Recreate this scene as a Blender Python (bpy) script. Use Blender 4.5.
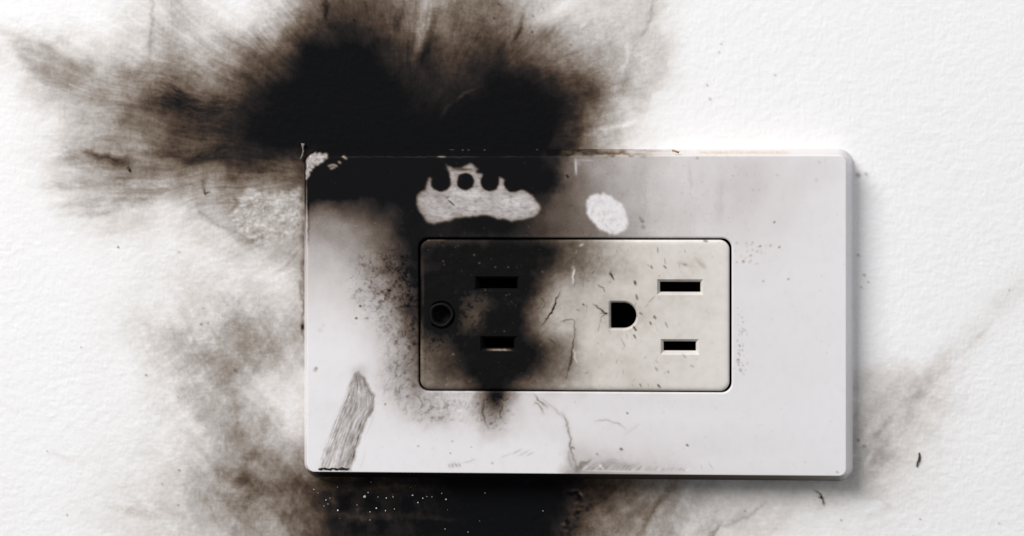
import bpy, math, random
import numpy as np

# ------------------------------------------------------------------ camera, world, lamps, exposure
for o in list(bpy.data.objects):
    bpy.data.objects.remove(o)
S = bpy.context.scene
COL = S.collection
MM = 0.001

cam_d = bpy.data.cameras.new('camera')
cam = bpy.data.objects.new('camera', cam_d)
COL.objects.link(cam)
cam.location = (35.3 * MM, -500 * MM, 20 * MM)
cam.rotation_euler = (math.radians(90), 0, 0.07301)
cam_d.sensor_width = 36
cam_d.lens = 36 * 2390.04 / 1024
cam_d.shift_x = -58.3 / 1024
cam_d.shift_y = -49.97 / 1024
cam_d.clip_start = 0.01
cam_d.clip_end = 20
S.camera = cam

W = bpy.data.worlds.new('World')
S.world = W
W.use_nodes = True
W.node_tree.nodes['Background'].inputs[0].default_value = (0.95, 0.97, 1.0, 1)
W.node_tree.nodes['Background'].inputs[1].default_value = 0.20

def area_lamp(name, loc, target, size, watts, color):
    d = bpy.data.lights.new(name, 'AREA')
    d.shape = 'RECTANGLE'
    d.size, d.size_y = size
    d.energy = watts
    d.color = color
    o = bpy.data.objects.new(name, d)
    COL.objects.link(o)
    o.location = loc
    from mathutils import Vector
    o.rotation_euler = (Vector(target) - Vector(loc)).to_track_quat('-Z', 'Y').to_euler()
    return o
area_lamp('key_lamp', (-0.70, -0.78, 0.80), (-0.01, 0, 0.0), (0.70, 0.6), 22.9, (1.0, 0.985, 0.965))
area_lamp('fill_lamp', (0.85, -0.75, 0.45), (0.0, 0, 0.0), (0.7, 0.9), 3.8, (0.97, 0.985, 1.0))

S.view_settings.view_transform = 'Standard'
S.view_settings.look = 'None'
S.view_settings.exposure = 0
S.view_settings.gamma = 1

# ------------------------------------------------------------------ noise and stain canvases
RNG = np.random.default_rng(7)
PERM = RNG.permutation(512).astype(np.int64)
PERM = np.concatenate([PERM, PERM])
GA = RNG.uniform(0, 2 * np.pi, 512)
GX, GY = np.cos(GA).astype(np.float32), np.sin(GA).astype(np.float32)

def pn(x, y, seed=0):
    x = np.asarray(x, np.float32) + np.float32(seed * 17.31 + 300.7)
    y = np.asarray(y, np.float32) + np.float32(seed * 9.77 + 200.3)
    xi = np.floor(x).astype(np.int64); yi = np.floor(y).astype(np.int64)
    fx = x - xi; fy = y - yi
    xi &= 511; yi &= 511
    u = fx * fx * fx * (fx * (fx * 6 - 15) + 10)
    v = fy * fy * fy * (fy * (fy * 6 - 15) + 10)
    def g(a, b, dx, dy):
        h = PERM[PERM[a & 511] + (b & 511)]
        return GX[h] * dx + GY[h] * dy
    n00 = g(xi, yi, fx, fy); n10 = g(xi + 1, yi, fx - 1, fy)
    n01 = g(xi, yi + 1, fx, fy - 1); n11 = g(xi + 1, yi + 1, fx - 1, fy - 1)
    a = n00 + u * (n10 - n00); b = n01 + u * (n11 - n01)
    return (a + v * (b - a)) * 1.5

def fbm(x, y, seed=0, octv=3, gain=0.5):
    t = 0; a = 1; s = 0
    for k in range(octv):
        t = t + a * pn(x * 2 ** k, y * 2 ** k, seed + 3 * k)
        s += a; a *= gain
    return t / s

def blur(a, sig):
    if sig <= 0.2: return a
    r = int(math.ceil(sig * 2.6))
    k = np.exp(-0.5 * (np.arange(-r, r + 1) / sig) ** 2); k /= k.sum()
    for ax in (0, 1):
        pad = [(0, 0), (0, 0)]; pad[ax] = (r, r)
        p = np.pad(a, pad, mode='edge')
        out = np.zeros_like(a)
        n = a.shape[ax]
        for i, w in enumerate(k):
            out += w * (p[i:i + n] if ax == 0 else p[:, i:i + n])
        a = out
    return a

def sstep(a, b, x):
    t = np.clip((x - a) / (b - a), 0, 1)
    return t * t * (3 - 2 * t)

class Sheet:
    """stain map of one surface, 1 cell = 1 sheet unit (about 0.21 mm)"""
    def __init__(self, x0, y0, x1, y1, res=1.0):
        self.x0, self.y0, self.res = x0, y0, res
        self.xs = np.arange(x0, x1 + .5 / res, 1 / res, dtype=np.float32)
        self.ys = np.arange(y0, y1 + .5 / res, 1 / res, dtype=np.float32)
        self.X, self.Y = np.meshgrid(self.xs, self.ys)
        self.s = np.zeros_like(self.X)
    def rows(self, rows, clean, sig):
        cols = np.array([np.interp(self.xs, [p[0] for p in r], [p[1] for p in r]) for _, r in rows])
        yy = np.array([y for y, _ in rows], np.float32)
        out = np.empty_like(self.X)
        idx = np.clip(np.searchsorted(yy, self.ys) - 1, 0, len(yy) - 2)
        t = np.clip((self.ys - yy[idx]) / (yy[idx + 1] - yy[idx]), 0, 1)[:, None]
        out = cols[idx] * (1 - t) + cols[idx + 1] * t
        out = blur(out.astype(np.float32), sig * self.res)
        self.s = 1 - (out - 22) / (clean - 22)
    def sample(self, px, py, a=None):
        a = self.s if a is None else a
        fx = np.clip((px - self.x0) * self.res, 0, a.shape[1] - 1.001)
        fy = np.clip((py - self.y0) * self.res, 0, a.shape[0] - 1.001)
        i = fx.astype(np.int64); j = fy.astype(np.int64)
        u = fx - i; v = fy - j
        return ((a[j, i] * (1 - u) + a[j, i + 1] * u) * (1 - v)
                + (a[j + 1, i] * (1 - u) + a[j + 1, i + 1] * u) * v)
    def warp(self, amp, scale, seed):
        dx = amp * fbm(self.X / scale, self.Y / scale, seed, 3)
        dy = amp * fbm(self.X / scale, self.Y / scale, seed + 50, 3)
        self.s = self.sample(self.X + dx, self.Y + dy)
    def win(self, x0, y0, x1, y1):
        i0 = max(0, int((x0 - self.x0) * self.res)); i1 = min(len(self.xs), int((x1 - self.x0) * self.res) + 2)
        j0 = max(0, int((y0 - self.y0) * self.res)); j1 = min(len(self.ys), int((y1 - self.y0) * self.res) + 2)
        return slice(j0, max(j0, j1)), slice(i0, max(i0, i1))
    def stroke(self, pts, w, amt, w2=None, target=None, soft=True, frag=0, seed=1):
        """adds (amt) or pulls towards target with strength amt along a polyline"""
        w2 = w if w2 is None else w2
        P = np.array(pts, np.float32); m = 3 * max(w, w2) + 2
        sl = self.win(P[:, 0].min() - m, P[:, 1].min() - m, P[:, 0].max() + m, P[:, 1].max() + m)
        X, Y = self.X[sl], self.Y[sl]
        if X.size == 0: return
        wm = max(w, w2); sg = 4.5 if wm < 2.5 else 9
        if len(P) > 2 or wm > 2.5:
            wg = 1.3 if wm < 2.5 else 3.0
            X, Y = X + wg * fbm(X / sg, Y / sg, seed + 300, 2), Y + wg * fbm(X / sg, Y / sg, seed + 340, 2)
        best = np.full(X.shape, 1e9, np.float32); par = np.zeros_like(X); sd = np.zeros_like(X)
        n = len(P) - 1; tot = 0
        for k in range(n):
            a, b = P[k], P[k + 1]; d = b - a; L = float(d @ d) + 1e-9
            t = np.clip(((X - a[0]) * d[0] + (Y - a[1]) * d[1]) / L, 0, 1)
            ex, ey = X - a[0] - t * d[0], Y - a[1] - t * d[1]
            q = np.hypot(ex, ey)
            c = q < best
            best = np.where(c, q, best); par = np.where(c, (k + t) / n, par)
            sd = np.where(c, q * np.sign(ex * d[1] - ey * d[0]), sd); tot += math.sqrt(L)
        ww = w + (w2 - w) * par
        m_ = np.exp(-(best / ww) ** 2) if soft else sstep(ww + .6, ww - .6, best)
        if tot > 4: m_ = m_ * (0.25 + 0.75 * np.clip(4.5 * par * (1 - par), 0, 1))
        if frag: m_ = m_ * np.clip(1 + frag * 1.5 * fbm(par * tot / 22 + P[0, 0], sd / 2.2, seed, 2), 0, 1.6)
        if target is None: self.s[sl] += amt * m_
        else: self.s[sl] += (target - self.s[sl]) * np.clip(amt * m_, 0, 1)
    def mask(self, pts, feather, wob=0, wscale=6, seed=3):
        P = np.array(pts, np.float32); m = feather * 3 + wob * 2 + 3
        sl = self.win(P[:, 0].min() - m, P[:, 1].min() - m, P[:, 0].max() + m, P[:, 1].max() + m)
        X, Y = self.X[sl], self.Y[sl]
        if wob:
            X, Y = X + wob * fbm(X / wscale, Y / wscale, seed, 2), Y + wob * fbm(X / wscale, Y / wscale, seed + 9, 2)
        ins = np.zeros(X.shape, bool)
        n = len(P)
        for k in range(n):
            (x1, y1), (x2, y2) = P[k], P[(k + 1) % n]
            if y1 == y2: continue
            c = ((y1 > Y) != (y2 > Y)) & (X < (x2 - x1) * (Y - y1) / (y2 - y1) + x1)
            ins ^= c
        return sl, blur(ins.astype(np.float32), feather * self.res)
    def poly(self, pts, feather, amt, target=None, **kw):
        sl, m = self.mask(pts, feather, **kw)
        if target is None: self.s[sl] += amt * m
        else: self.s[sl] += (target - self.s[sl]) * amt * m

rnd = random.Random(11)

# sheet coordinates of a point (X, Z in mm) of the wall plane and of the plate's front plane
H_WALL = None; H_FACE = None
def plane_h(depth):
    cx, D, cz, yaw, f = 35.3, 500., 20., 0.07301, 2390.04
    c, s = math.cos(yaw), math.sin(yaw)
    dy = depth + D
    return dict(c=c, s=s, dy=dy, cx=cx, cz=cz, f=f)
def to_sheet(Xm, Zm, h):
    dx = Xm - h['cx']
    x = dx * h['c'] + h['dy'] * h['s']; z = -dx * h['s'] + h['dy'] * h['c']
    return 570.3 + h['f'] * x / z, 218.03 - h['f'] * (Zm - h['cz']) / z
def from_sheet(px, py, h):
    k = (px - 570.3) / h['f']
    # x = k z : dx c + dy s = k(-dx s + dy c)
    dx = (k * h['dy'] * h['c'] - h['dy'] * h['s']) / (h['c'] + k * h['s'])
    z = -dx * h['s'] + h['dy'] * h['c']
    return dx + h['cx'], h['cz'] - (py - 218.03) * z / h['f']
H_WALL = plane_h(0.0)
FACE_Y = -5.5
H_FACE = plane_h(FACE_Y)

# ------------------------------------------------------------------ soot on the wall
def make_wall_sheet():
    w = Sheet(-260, -200, 1284, 736)
    X_ = [16 + 32 * i for i in range(32)]
    def R(y, *v):
        v = list(v)
        while len(v) < 32: v.append(250)
        return (y, [(-140, 250)] + list(zip(X_, v)) + [(1160, 250)])
    b = 250
    rows = [
        R(-170, *[b] * 32),
        R(-60, b, b, b, b, 235, 225, 240, b, 225, 190, 165, 170, 185, 190, 195, 205, 220, 228, 236, 240, 240),
        R(17, b, b, b, 246, 226, 200, 225, 246, 228, 112, 58, 62, 100, 128, 98, 104, 185, 212, 216, 226, 228),
        R(50, 230, 204, 228, 222, 198, 185, 196, 142, 88, 26, 22, 23, 60, 62, 80, 50, 82, 140, 182, 214, 218),
        R(84, 246, 196, 198, 182, 150, 118, 135, 86, 36, 22, 22, 22, 30, 52, 44, 25, 26, 52, 88, 196, 236),
        R(117, b, 236, 204, 168, 116, 72, 70, 50, 25, 22, 22, 22, 22, 30, 27, 22, 22, 26, 92, 212, 246),
        R(136, b, 242, 210, 172, 140, 84, 68, 46, 24, 22, 22, 22, 22, 22, 22, 22, 22, 30, 128, 222, 246),
        R(151, 249, 236, 194, 164, 150, 104, 82, 48, 38, 40, 22, 22, 22, 22, 22, 22, 22, 34, 150, 232, 248),
        R(184, b, 242, 212, 192, 186, 176, 165, 122, 130, 105, 40, 22, 22, 22, 22, 22, 22, 40, 160, 240, b),
        R(218, b, b, 240, 222, 235, 238, 214, 178, 178, 142),
        R(251, b, b, b, b, 246, 246, 238, 222, 205, 160),
        R(285, b, b, b, 248, 240, 236, 228, 232, 220, 176),
        R(318, b, b, b, 242, 232, 230, 205, 162, 164, 192),
        R(352, b, b, b, 246, 240, 212, 178, 142, 162, 182),
        R(385, b, b, b, b, 248, 224, 196, 172, 184, 228, 230, *[b] * 15, 230, 218, 208, 230),
        R(419, b, b, b, 247, 242, 234, 208, 182, 182, 226, 230, *[b] * 15, 205, 205, 222, 240),
        R(452, b, b, 248, 245, 240, 232, 204, 148, 156, 160, 140, 90, 80, 60, 50, 50, 50, 60, 110, 150, 170, 180, 190, 195, 195, 190, 190, 210, 232, 246),
        R(486, 249, b, 246, 240, 236, 226, 184, 122, 118, 76, 46, 42, 42, 32, 24, 22, 22, 24, 54, 98, 138, 180, 206, 212, 220, 216, 214, 226, 238, 246),
        R(519, 249, 249, 246, 236, 228, 222, 200, 168, 172, 104, 46, 42, 44, 36, 24, 22, 22, 34, 88, 128, 156, 192, 212, 216, 232, 238, 240, 242, 246, 248),
        R(560, b, b, b, 246, 240, 236, 220, 195, 170, 110, 60, 40, 32, 28, 24, 24, 26, 60, 130, 175, 200, 222, 236, 240, 246),
        R(650, *[b] * 7, 235, 215, 180, 150, 130, 120, 115, 115, 120, 135, 165, 200, 225, 240),
        R(730, *[b] * 32),
    ]
    w.rows(rows, 250, 7)
    X, Y = w.X, w.Y
    hz = np.exp(-(((w.X - 215) / 95) ** 2 + ((w.Y - 380) / 150) ** 2)) + .6 * np.exp(-(((w.X - 120) / 90) ** 2 + ((w.Y - 160) / 80) ** 2))
    w.s = w.s * (1 + .16 * np.clip(hz, 0, 1)) + .035 * np.clip(hz, 0, 1)
    w.warp(13, 34, 1)
    w.warp(4, 9, 4)

    # --- wisps and smears with an outline of their own
    w.poly([(-6, 22), (8, 30), (24, 34), (45, 46), (72, 58), (100, 62), (88, 80), (66, 90), (44, 82), (26, 70), (12, 50)], 3.0, 0.15, wob=6, wscale=14)
    w.poly([(100, 60), (70, 66), (60, 80), (78, 100), (110, 118), (150, 120), (160, 95), (140, 70)], 7, 0.08, wob=8, wscale=18)
    w.stroke([(84, 153), (98, 156), (114, 160), (134, 161)], 3.2, 0.34, 4.2, frag=.3)
    w.stroke([(56, 150), (74, 158), (98, 163), (150, 168)], 9, 0.16, 12, frag=.6)
    w.stroke([(30, 186), (70, 186), (120, 180), (180, 170), (215, 150)], 3.5, 0.09, 8, frag=.6)
    w.stroke([(50, 206), (90, 204), (130, 196), (190, 180)], 3.5, 0.12, 7, frag=.6)
    w.stroke([(56, 215), (100, 214), (140, 202), (175, 190)], 2.5, 0.12, 5, frag=.6)
    w.stroke([(128, 148), (150, 152), (190, 160), (230, 150)], 3, 0.14, 6, frag=.5)
    w.stroke([(120, 142), (138, 147), (158, 150)], 4, -0.16, 3)
    w.stroke([(140, 166), (156, 161), (166, 165)], 5, -0.05, 4, frag=.8)
    w.stroke([(128, 110), (160, 100), (200, 106), (240, 104)], 7, 0.12, 10, frag=.7)
    w.stroke([(150, 76), (176, 92), (214, 100)], 8, 0.16, 9, frag=.6)
    w.stroke([(152, -30), (152, 30), (150, 60)], 2.0, 0.13, 3, frag=.5)
    w.stroke([(172, -20), (174, 30), (180, 70)], 7, 0.06, 9, frag=.7)
    w.stroke([(425, -10), (424, 25), (414, 58)], 6, -0.20, 4, frag=.4)
    w.stroke([(436, 10), (430, 40), (422, 66)], 3.5, 0.12, 4, frag=.4)
    w.stroke([(404, 0), (398, 22), (396, 34)], 4, 0.14, 5, frag=.5)
    w.stroke([(326, -10), (326, 18)], 2.5, 0.2, 3, frag=.5)
    w.stroke([(524, 10), (520, 30), (512, 44)], 2, 0.25, 2.4, frag=.4)
    w.stroke([(530, 34), (556, 12), (580, 0)], 6, -0.10, 8)
    w.stroke([(455, 102), (464, 93), (478, 88)], 1.3, -0.12, 1.0, frag=.5)
    w.stroke([(440, 122), (446, 108), (455, 101)], 1.6, -0.05, 1.6, frag=.5)
    w.poly([(590, -40), (672, -40), (668, 0), (656, 14), (664, 40), (668, 66), (664, 84), (654, 90), (648, 110), (636, 116), (620, 90), (600, 20)], 2.2, 0.055, wob=4, wscale=12)
    w.stroke([(656, -6), (650, 20), (640, 38)], 2.6, 0.13, 1.5, frag=.3)
    w.stroke([(636, 40), (632, 62), (620, 96), (606, 108)], 5, 0.07, 6, frag=.6)
    w.stroke([(630, 30), (626, 60), (616, 90)], 3, -0.08, 3, frag=.4)
    w.stroke([(592, 132), (612, 128), (636, 122)], 2.5, -0.12, 3, frag=.4)
    w.poly([(586, 66), (600, 70), (604, 88), (596, 100), (584, 92)], 6, 0.16, wob=4)
    # lower left arcs
    w.poly([(122, 320), (150, 352), (172, 382), (190, 412), (210, 440), (222, 462), (250, 440), (236, 380), (200, 340), (160, 318)], 4, 0.075, wob=4, wscale=16)
    w.stroke([(134, 340), (162, 370), (184, 400), (206, 428), (218, 452), (226, 476)], 4.0, 0.06, 5.0, frag=.5)
    w.stroke([(176, 402), (196, 424), (214, 440)], 3, -0.06, 3)
    w.stroke([(236, 400), (237, 420), (240, 440)], 2.2, 0.14, 4, frag=.4)
    w.stroke([(206, 456), (216, 470), (220, 480)], 3, 0.12, 3, frag=.5)
    w.stroke([(230, 484), (242, 480), (252, 476)], 6, 0.2, 5, frag=.5)
    w.stroke([(236, 452), (246, 456), (260, 450)], 6, 0.16, 6, frag=.5)
    w.stroke([(234, 510), (244, 500), (256, 496)], 8, 0.14, 6, frag=.5)
    w.stroke([(48, 452), (66, 459), (86, 462)], 2.5, 0.05, 3, frag=.5)
    w.stroke([(106, 504), (120, 509), (140, 514), (168, 516)], 2.5, 0.09, 5, frag=.5)
    w.poly([(180, 470), (206, 460), (214, 500), (204, 530), (184, 520)], 8, 0.06, wob=4)
    w.poly([(206, 352), (220, 344), (236, 350), (238, 380), (222, 388), (208, 380)], 6, 0.10, wob=6, wscale=10)
    w.poly([(228, 328), (256, 320), (262, 345), (240, 356), (226, 346)], 6, 0.10, wob=6, wscale=10)
    # pale rubbed places beside the plate
    w.poly([(244, 268), (270, 262), (300, 270), (303, 300), (290, 314), (268, 306), (250, 292)], 6, 0.75, target=0.11, wob=7, wscale=12)
    w.poly([(250, 388), (262, 374), (284, 372), (304, 374), (304, 440), (296, 446), (282, 424), (272, 404)], 6, 0.75, target=0.07, wob=7, wscale=14)
    w.poly([(244, 390), (262, 376), (270, 384), (256, 398), (248, 410)], 4, 0.6, target=0.12, wob=4)
    w.stroke([(258, 436), (264, 420), (266, 412)], 3, 0.1, 4, frag=.4)
    w.stroke([(302, 324), (302.5, 330)], 1.4, 0.7)
    w.stroke([(300, 280), (301, 300)], 2, 0.25, 1.5)
    w.stroke([(303.5, 200), (303.5, 300), (303.5, 350)], 3.0, 0.22, 1.2)
    # scraped, blistered patch
    sl, m = w.mask([(230, 214), (236, 200), (250, 188), (270, 194), (300, 186), (303, 232), (286, 240), (262, 245), (244, 240), (232, 230)], 1.5, wob=6, wscale=9)
    Xs, Ys = X[sl], Y[sl]
    rg = np.clip(np.abs(fbm(Xs / 5.5 + .9 * fbm(Xs / 9, Ys / 9, 35, 2), Ys / 5 + .9 * fbm(Xs / 9, Ys / 9, 38, 2), 31, 3)) * 3.4, 0, 1.3)
    tg = 0.34 - 0.13 * rg + 0.10 * fbm(Xs / 9, Ys / 9, 8, 2)
    w.s[sl] += (tg - w.s[sl]) * m * 0.95
    w.stroke([(204, 188), (205, 194), (211, 192)], 1.0, 0.45, .8)
    w.stroke([(204, 178), (203, 190)], 2.5, 0.12)
    w.stroke([(194, 200), (199, 212), (220, 226), (244, 240), (262, 247)], 2.4, 0.13, 3.5, frag=.5)
    w.stroke([(232, 197), (238, 202), (230, 214)], 2, 0.2, 2, frag=.5)
    # right and lower right wisps
    w.poly([(852, 486), (866, 452), (888, 424), (914, 398), (936, 366), (962, 330), (996, 290), (1040, 256), (1046, 274), (1004, 318), (966, 356), (940, 388), (918, 420), (902, 452), (884, 476)], 8, 0.055, wob=9, wscale=20)
    w.stroke([(942, 374), (968, 348), (1000, 314)], 2.0, 0.045, 1.5, frag=.3)
    w.poly([(926, 372), (946, 346), (962, 342), (948, 366), (932, 380)], 5, 0.07, wob=4)
    w.stroke([(898, 404), (916, 398), (930, 386)], 3, 0.07, 4, frag=.5)
    w.stroke([(876, 438), (870, 456), (862, 470)], 2.4, -0.10, 2, frag=.4)
    w.stroke([(896, 410), (880, 432), (868, 448)], 3, 0.08, 5, frag=.6)
    w.stroke([(900, 452), (880, 462), (866, 476)], 7, 0.08, 8, frag=.5)
    w.stroke([(674, 486), (656, 505), (646, 520), (640, 540)], 4.0, 0.2, 4, frag=.4)
    w.stroke([(650, 500), (640, 512), (630, 516)], 4, 0.14, 4, frag=.4)
    w.stroke([(722, 522), (714, 532), (708, 545)], 2.6, 0.22, 3, frag=.3)
    w.stroke([(722, 528), (752, 514), (768, 500)], 1.4, 0.11, 1.8, frag=.3)
    w.stroke([(690, 536), (720, 524), (750, 512)], 6, 0.05, 5, frag=.4)
    w.stroke([(860, 500), (878, 498), (890, 506), (880, 514), (858, 516)], 2, 0.05, 2, frag=.3)
    w.poly([(856, 498), (880, 496), (888, 506), (872, 514), (852, 514)], 4, -0.05)
    w.stroke([(814, 490), (821, 495), (823, 500), (824, 506)], 1.1, 0.55, .9, frag=.4)
    w.stroke([(818, 497), (823, 498)], 1.5, 0.4)
    w.stroke([(848, 478), (854, 470), (856, 420), (856, 330), (855, 250)], 2.2, 0.06, 2)
    # soot bubbles under the plate on the left
    for bx, by, br in [(322, 500, 9), (344, 506, 10), (371, 503, 10), (330, 527, 11), (356, 529, 10), (382, 526, 9), (404, 508, 12), (426, 522, 12)]:
        sl = w.win(bx - 30, by - 30, bx + 30, by + 30)
        d = np.hypot(X[sl] - bx, Y[sl] - by) + 7 * fbm(X[sl] / 7, Y[sl] / 7, 5, 2)
        w.s[sl] += 0.06 * np.exp(-(d / br) ** 3)
    for p in [[(300, 516), (336, 514), (360, 518), (392, 515), (430, 517), (470, 522)], [(312, 486), (350, 490), (400, 486), (450, 490)], [(356, 498), (358, 514)], [(333, 496), (334, 512)]]:
        w.stroke(p, 4, -0.07, 3, frag=.5)
    # bubbled crust beside the black field, lower right
    for k in range(26):
        t = k / 26
        x = 574 + 10 * math.sin(t * 5) + rnd.uniform(-6, 6); y = 490 + t * 46
        w.stroke([(x, y), (x + rnd.uniform(-3, 3), y + rnd.uniform(-1, 3))], rnd.uniform(1, 1.8), rnd.choice((.10, .08, -.10)))
    w.stroke([(568, 494), (577, 493), (581, 500)], 1.6, 0.2, 1.2)
    w.stroke([(566, 491), (577, 489), (584, 497), (585, 512)], 1.4, -0.10, 1.4)

    # --- wispy texture: streaks running away from the outlet
    ang = np.arctan2(Y - 165, X - 400); r = np.hypot(X - 400, Y - 165)
    wx = 0.05 * fbm(X / 90, Y / 90, 21, 2)
    st = fbm((ang + wx) * 30, r / 55, 22, 3) * 0.55 + fbm((ang + 1.5 * wx) * 70, r / 70, 25, 2) * 0.55
    cl = fbm(X / 22, Y / 22, 27, 4)
    mot = fbm(X / 5, Y / 5, 29, 2)
    fine = pn(X / 1.7, Y / 1.7, 33)
    mid = np.clip(w.s, 0, 1) * (1 - np.clip(w.s, 0, 1)) * 4
    relq = 0.62 * fbm(X / 8.5, Y / 7.0, 61, 3) + 0.34 * fbm(X / 2.8, Y / 9, 64, 2) + 0.20 * fbm(X / 9, Y / 2.8, 67, 2) + 0.4 * fbm(X / 30, Y / 30, 70, 2)
    weave = fbm(X / 2.6, Y / 10, 64, 2) + fbm(X / 10, Y / 2.6, 67, 2)
    bend = 26 * fbm(X / 110, Y / 110, 81, 2)
    al = np.where(X < 560, 0.60, -0.78) * X + 0.80 * Y + bend; pe = 0.80 * X + np.where(X < 560, -0.60, 0.62) * Y + bend
    sweep = .7 * fbm(pe / 15, al / 95, 83, 3) + .35 * fbm(pe / 4.5, al / 60, 86, 2)
    w.s = w.s * (1 - .27 * sstep(235, 300, Y) * sstep(310, 290, X) * sstep(500, 440, Y))
    w.s = w.s + mid * ((0.09 + 0.07 * sstep(330, 230, X) * sstep(290, 230, Y)) * st + 0.15 * cl + 0.05 * mot + 0.055 * fine + 0.04 * weave + .14 * sstep(235, 300, Y) * sweep + .05 * relq)
    w.s = w.s + 0.03 * sstep(.6, 1, w.s)
    # short hair-like strokes
    for k in range(1500):
        x = rnd.uniform(20, 680); y = rnd.uniform(-10, 235); spread_ = .16
        if k > 1250: x = rnd.uniform(150, 305); y = rnd.uniform(250, 536); spread_ = .6
        if 303 < x < 855 and 148 < y < 475: continue
        v = float(w.sample(np.array([x]), np.array([y]))[0])
        if v < .05 or v > .93: continue
        a = math.atan2(y - 190, x - 430) + rnd.gauss(0, spread_)
        L = rnd.uniform(8, 34); c = rnd.uniform(-.2, .2)
        pts = [(x + L * t * math.cos(a + c * t), y + L * t * math.sin(a + c * t)) for t in (0, .5, 1)]
        w.stroke(pts, rnd.uniform(.6, 1.3), rnd.choice((1, -1)) * rnd.uniform(.015, .05) * (4 * v * (1 - v) + .1))
    # faint dirt over the clean paint, and specks
    w.s = w.s + 0.012 * np.clip(fbm(X / 30, Y / 18, 41, 3) + .1, 0, 1)
    for x, y, q, ww in [(118, 247, .8, 1.0), (179, 252, .3, 1.0), (67, 515, .45, 1.0), (47, 451, .4, .9), (81, 347, .35, .9), (179, 470, .6, 1), (162, 484, .4, .9), (178, 505, .5, .9), (146, 375, .6, 1), (178, 397, .35, .9), (201, 324, .6, 1), (203, 308, .4, .9), (208, 323, .3, 1),
                        (721, 44, .3, 1), (719, 52, .35, 1), (707, 85, .35, 1.3), (710, 99, .35, 1.5), (775, 75, .35, 1), (687, 38, .15, .8), (841, 520, .5, .9), (920, 519, .5, .9), (999, 523, .3, 1.1), (1009, 290, .25, 1.2), (858, 175, .45, 2.5), (866, 174, .3, 2), (858, 440, .4, 1.6), (864, 446, .25, 1.8), (864, 275, .4, 1.5), (868, 282, .3, 1.2), (861, 287, .3, 1.2), (745, 511, .4, .9), (858, 255, .3, 1.6),
                        (354, 20, .3, 1), (494, 18, .3, 1.1), (499, 4, .3, 1.2), (543, 8, .4, 1), (533, 16, .4, 1), (571, 45, .25, 1.2), (532, 32, .4, 1.2), (577, 300, .3, 1), (260, 352, .3, 1), (235, 370, .25, 2)]:
        w.stroke([(x, y), (x + .5, y + .4)], ww * .85, q * .75)
    for k in range(260):
        x = rnd.uniform(-100, 1100); y = rnd.uniform(-80, 620)
        w.stroke([(x, y), (x + rnd.uniform(-1, 1), y + rnd.uniform(-1, 1))], rnd.uniform(.4, .7), rnd.uniform(.02, .10))
    w.s = np.clip(w.s, 0, 1.05)
    # --- paint relief (mm)
    rel = (0.078 + 0.03 * fbm(X / 120, Y / 120, 75, 2)) * relq + 0.030 * fbm(X / 2.4, Y / 3.4, 77, 2)
    sl, m = w.mask([(230, 214), (236, 200), (250, 188), (270, 194), (304, 186), (304, 232), (286, 240), (262, 245), (244, 240), (232, 230)], 3)
    rel[sl] += m * 0.09 * np.clip(np.abs(fbm(X[sl] / 5.5 + .9 * fbm(X[sl] / 9, Y[sl] / 9, 35, 2), Y[sl] / 5 + .9 * fbm(X[sl] / 9, Y[sl] / 9, 38, 2), 31, 3)) * 3.4, 0, 1.3)
    w.rel = rel
    return w

# ------------------------------------------------------------------ soot on the plate and on the receptacle
def squig(sh, sc, seed, lo=.62):
    X, Y = sh.X, sh.Y
    wx = 5 * fbm(X / 8, Y / 8, seed + 5, 2); wy = 5 * fbm(X / 8, Y / 8, seed + 35, 2)
    n = np.abs(fbm((X + wx) / sc, (Y + wy) / (sc * 1.4), seed, 2)) * 3
    brk = sstep(-.25, .35, fbm(X / 7, Y / 7, seed + 61, 2))
    return sstep(lo, 1, 1 - n) * brk

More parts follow.
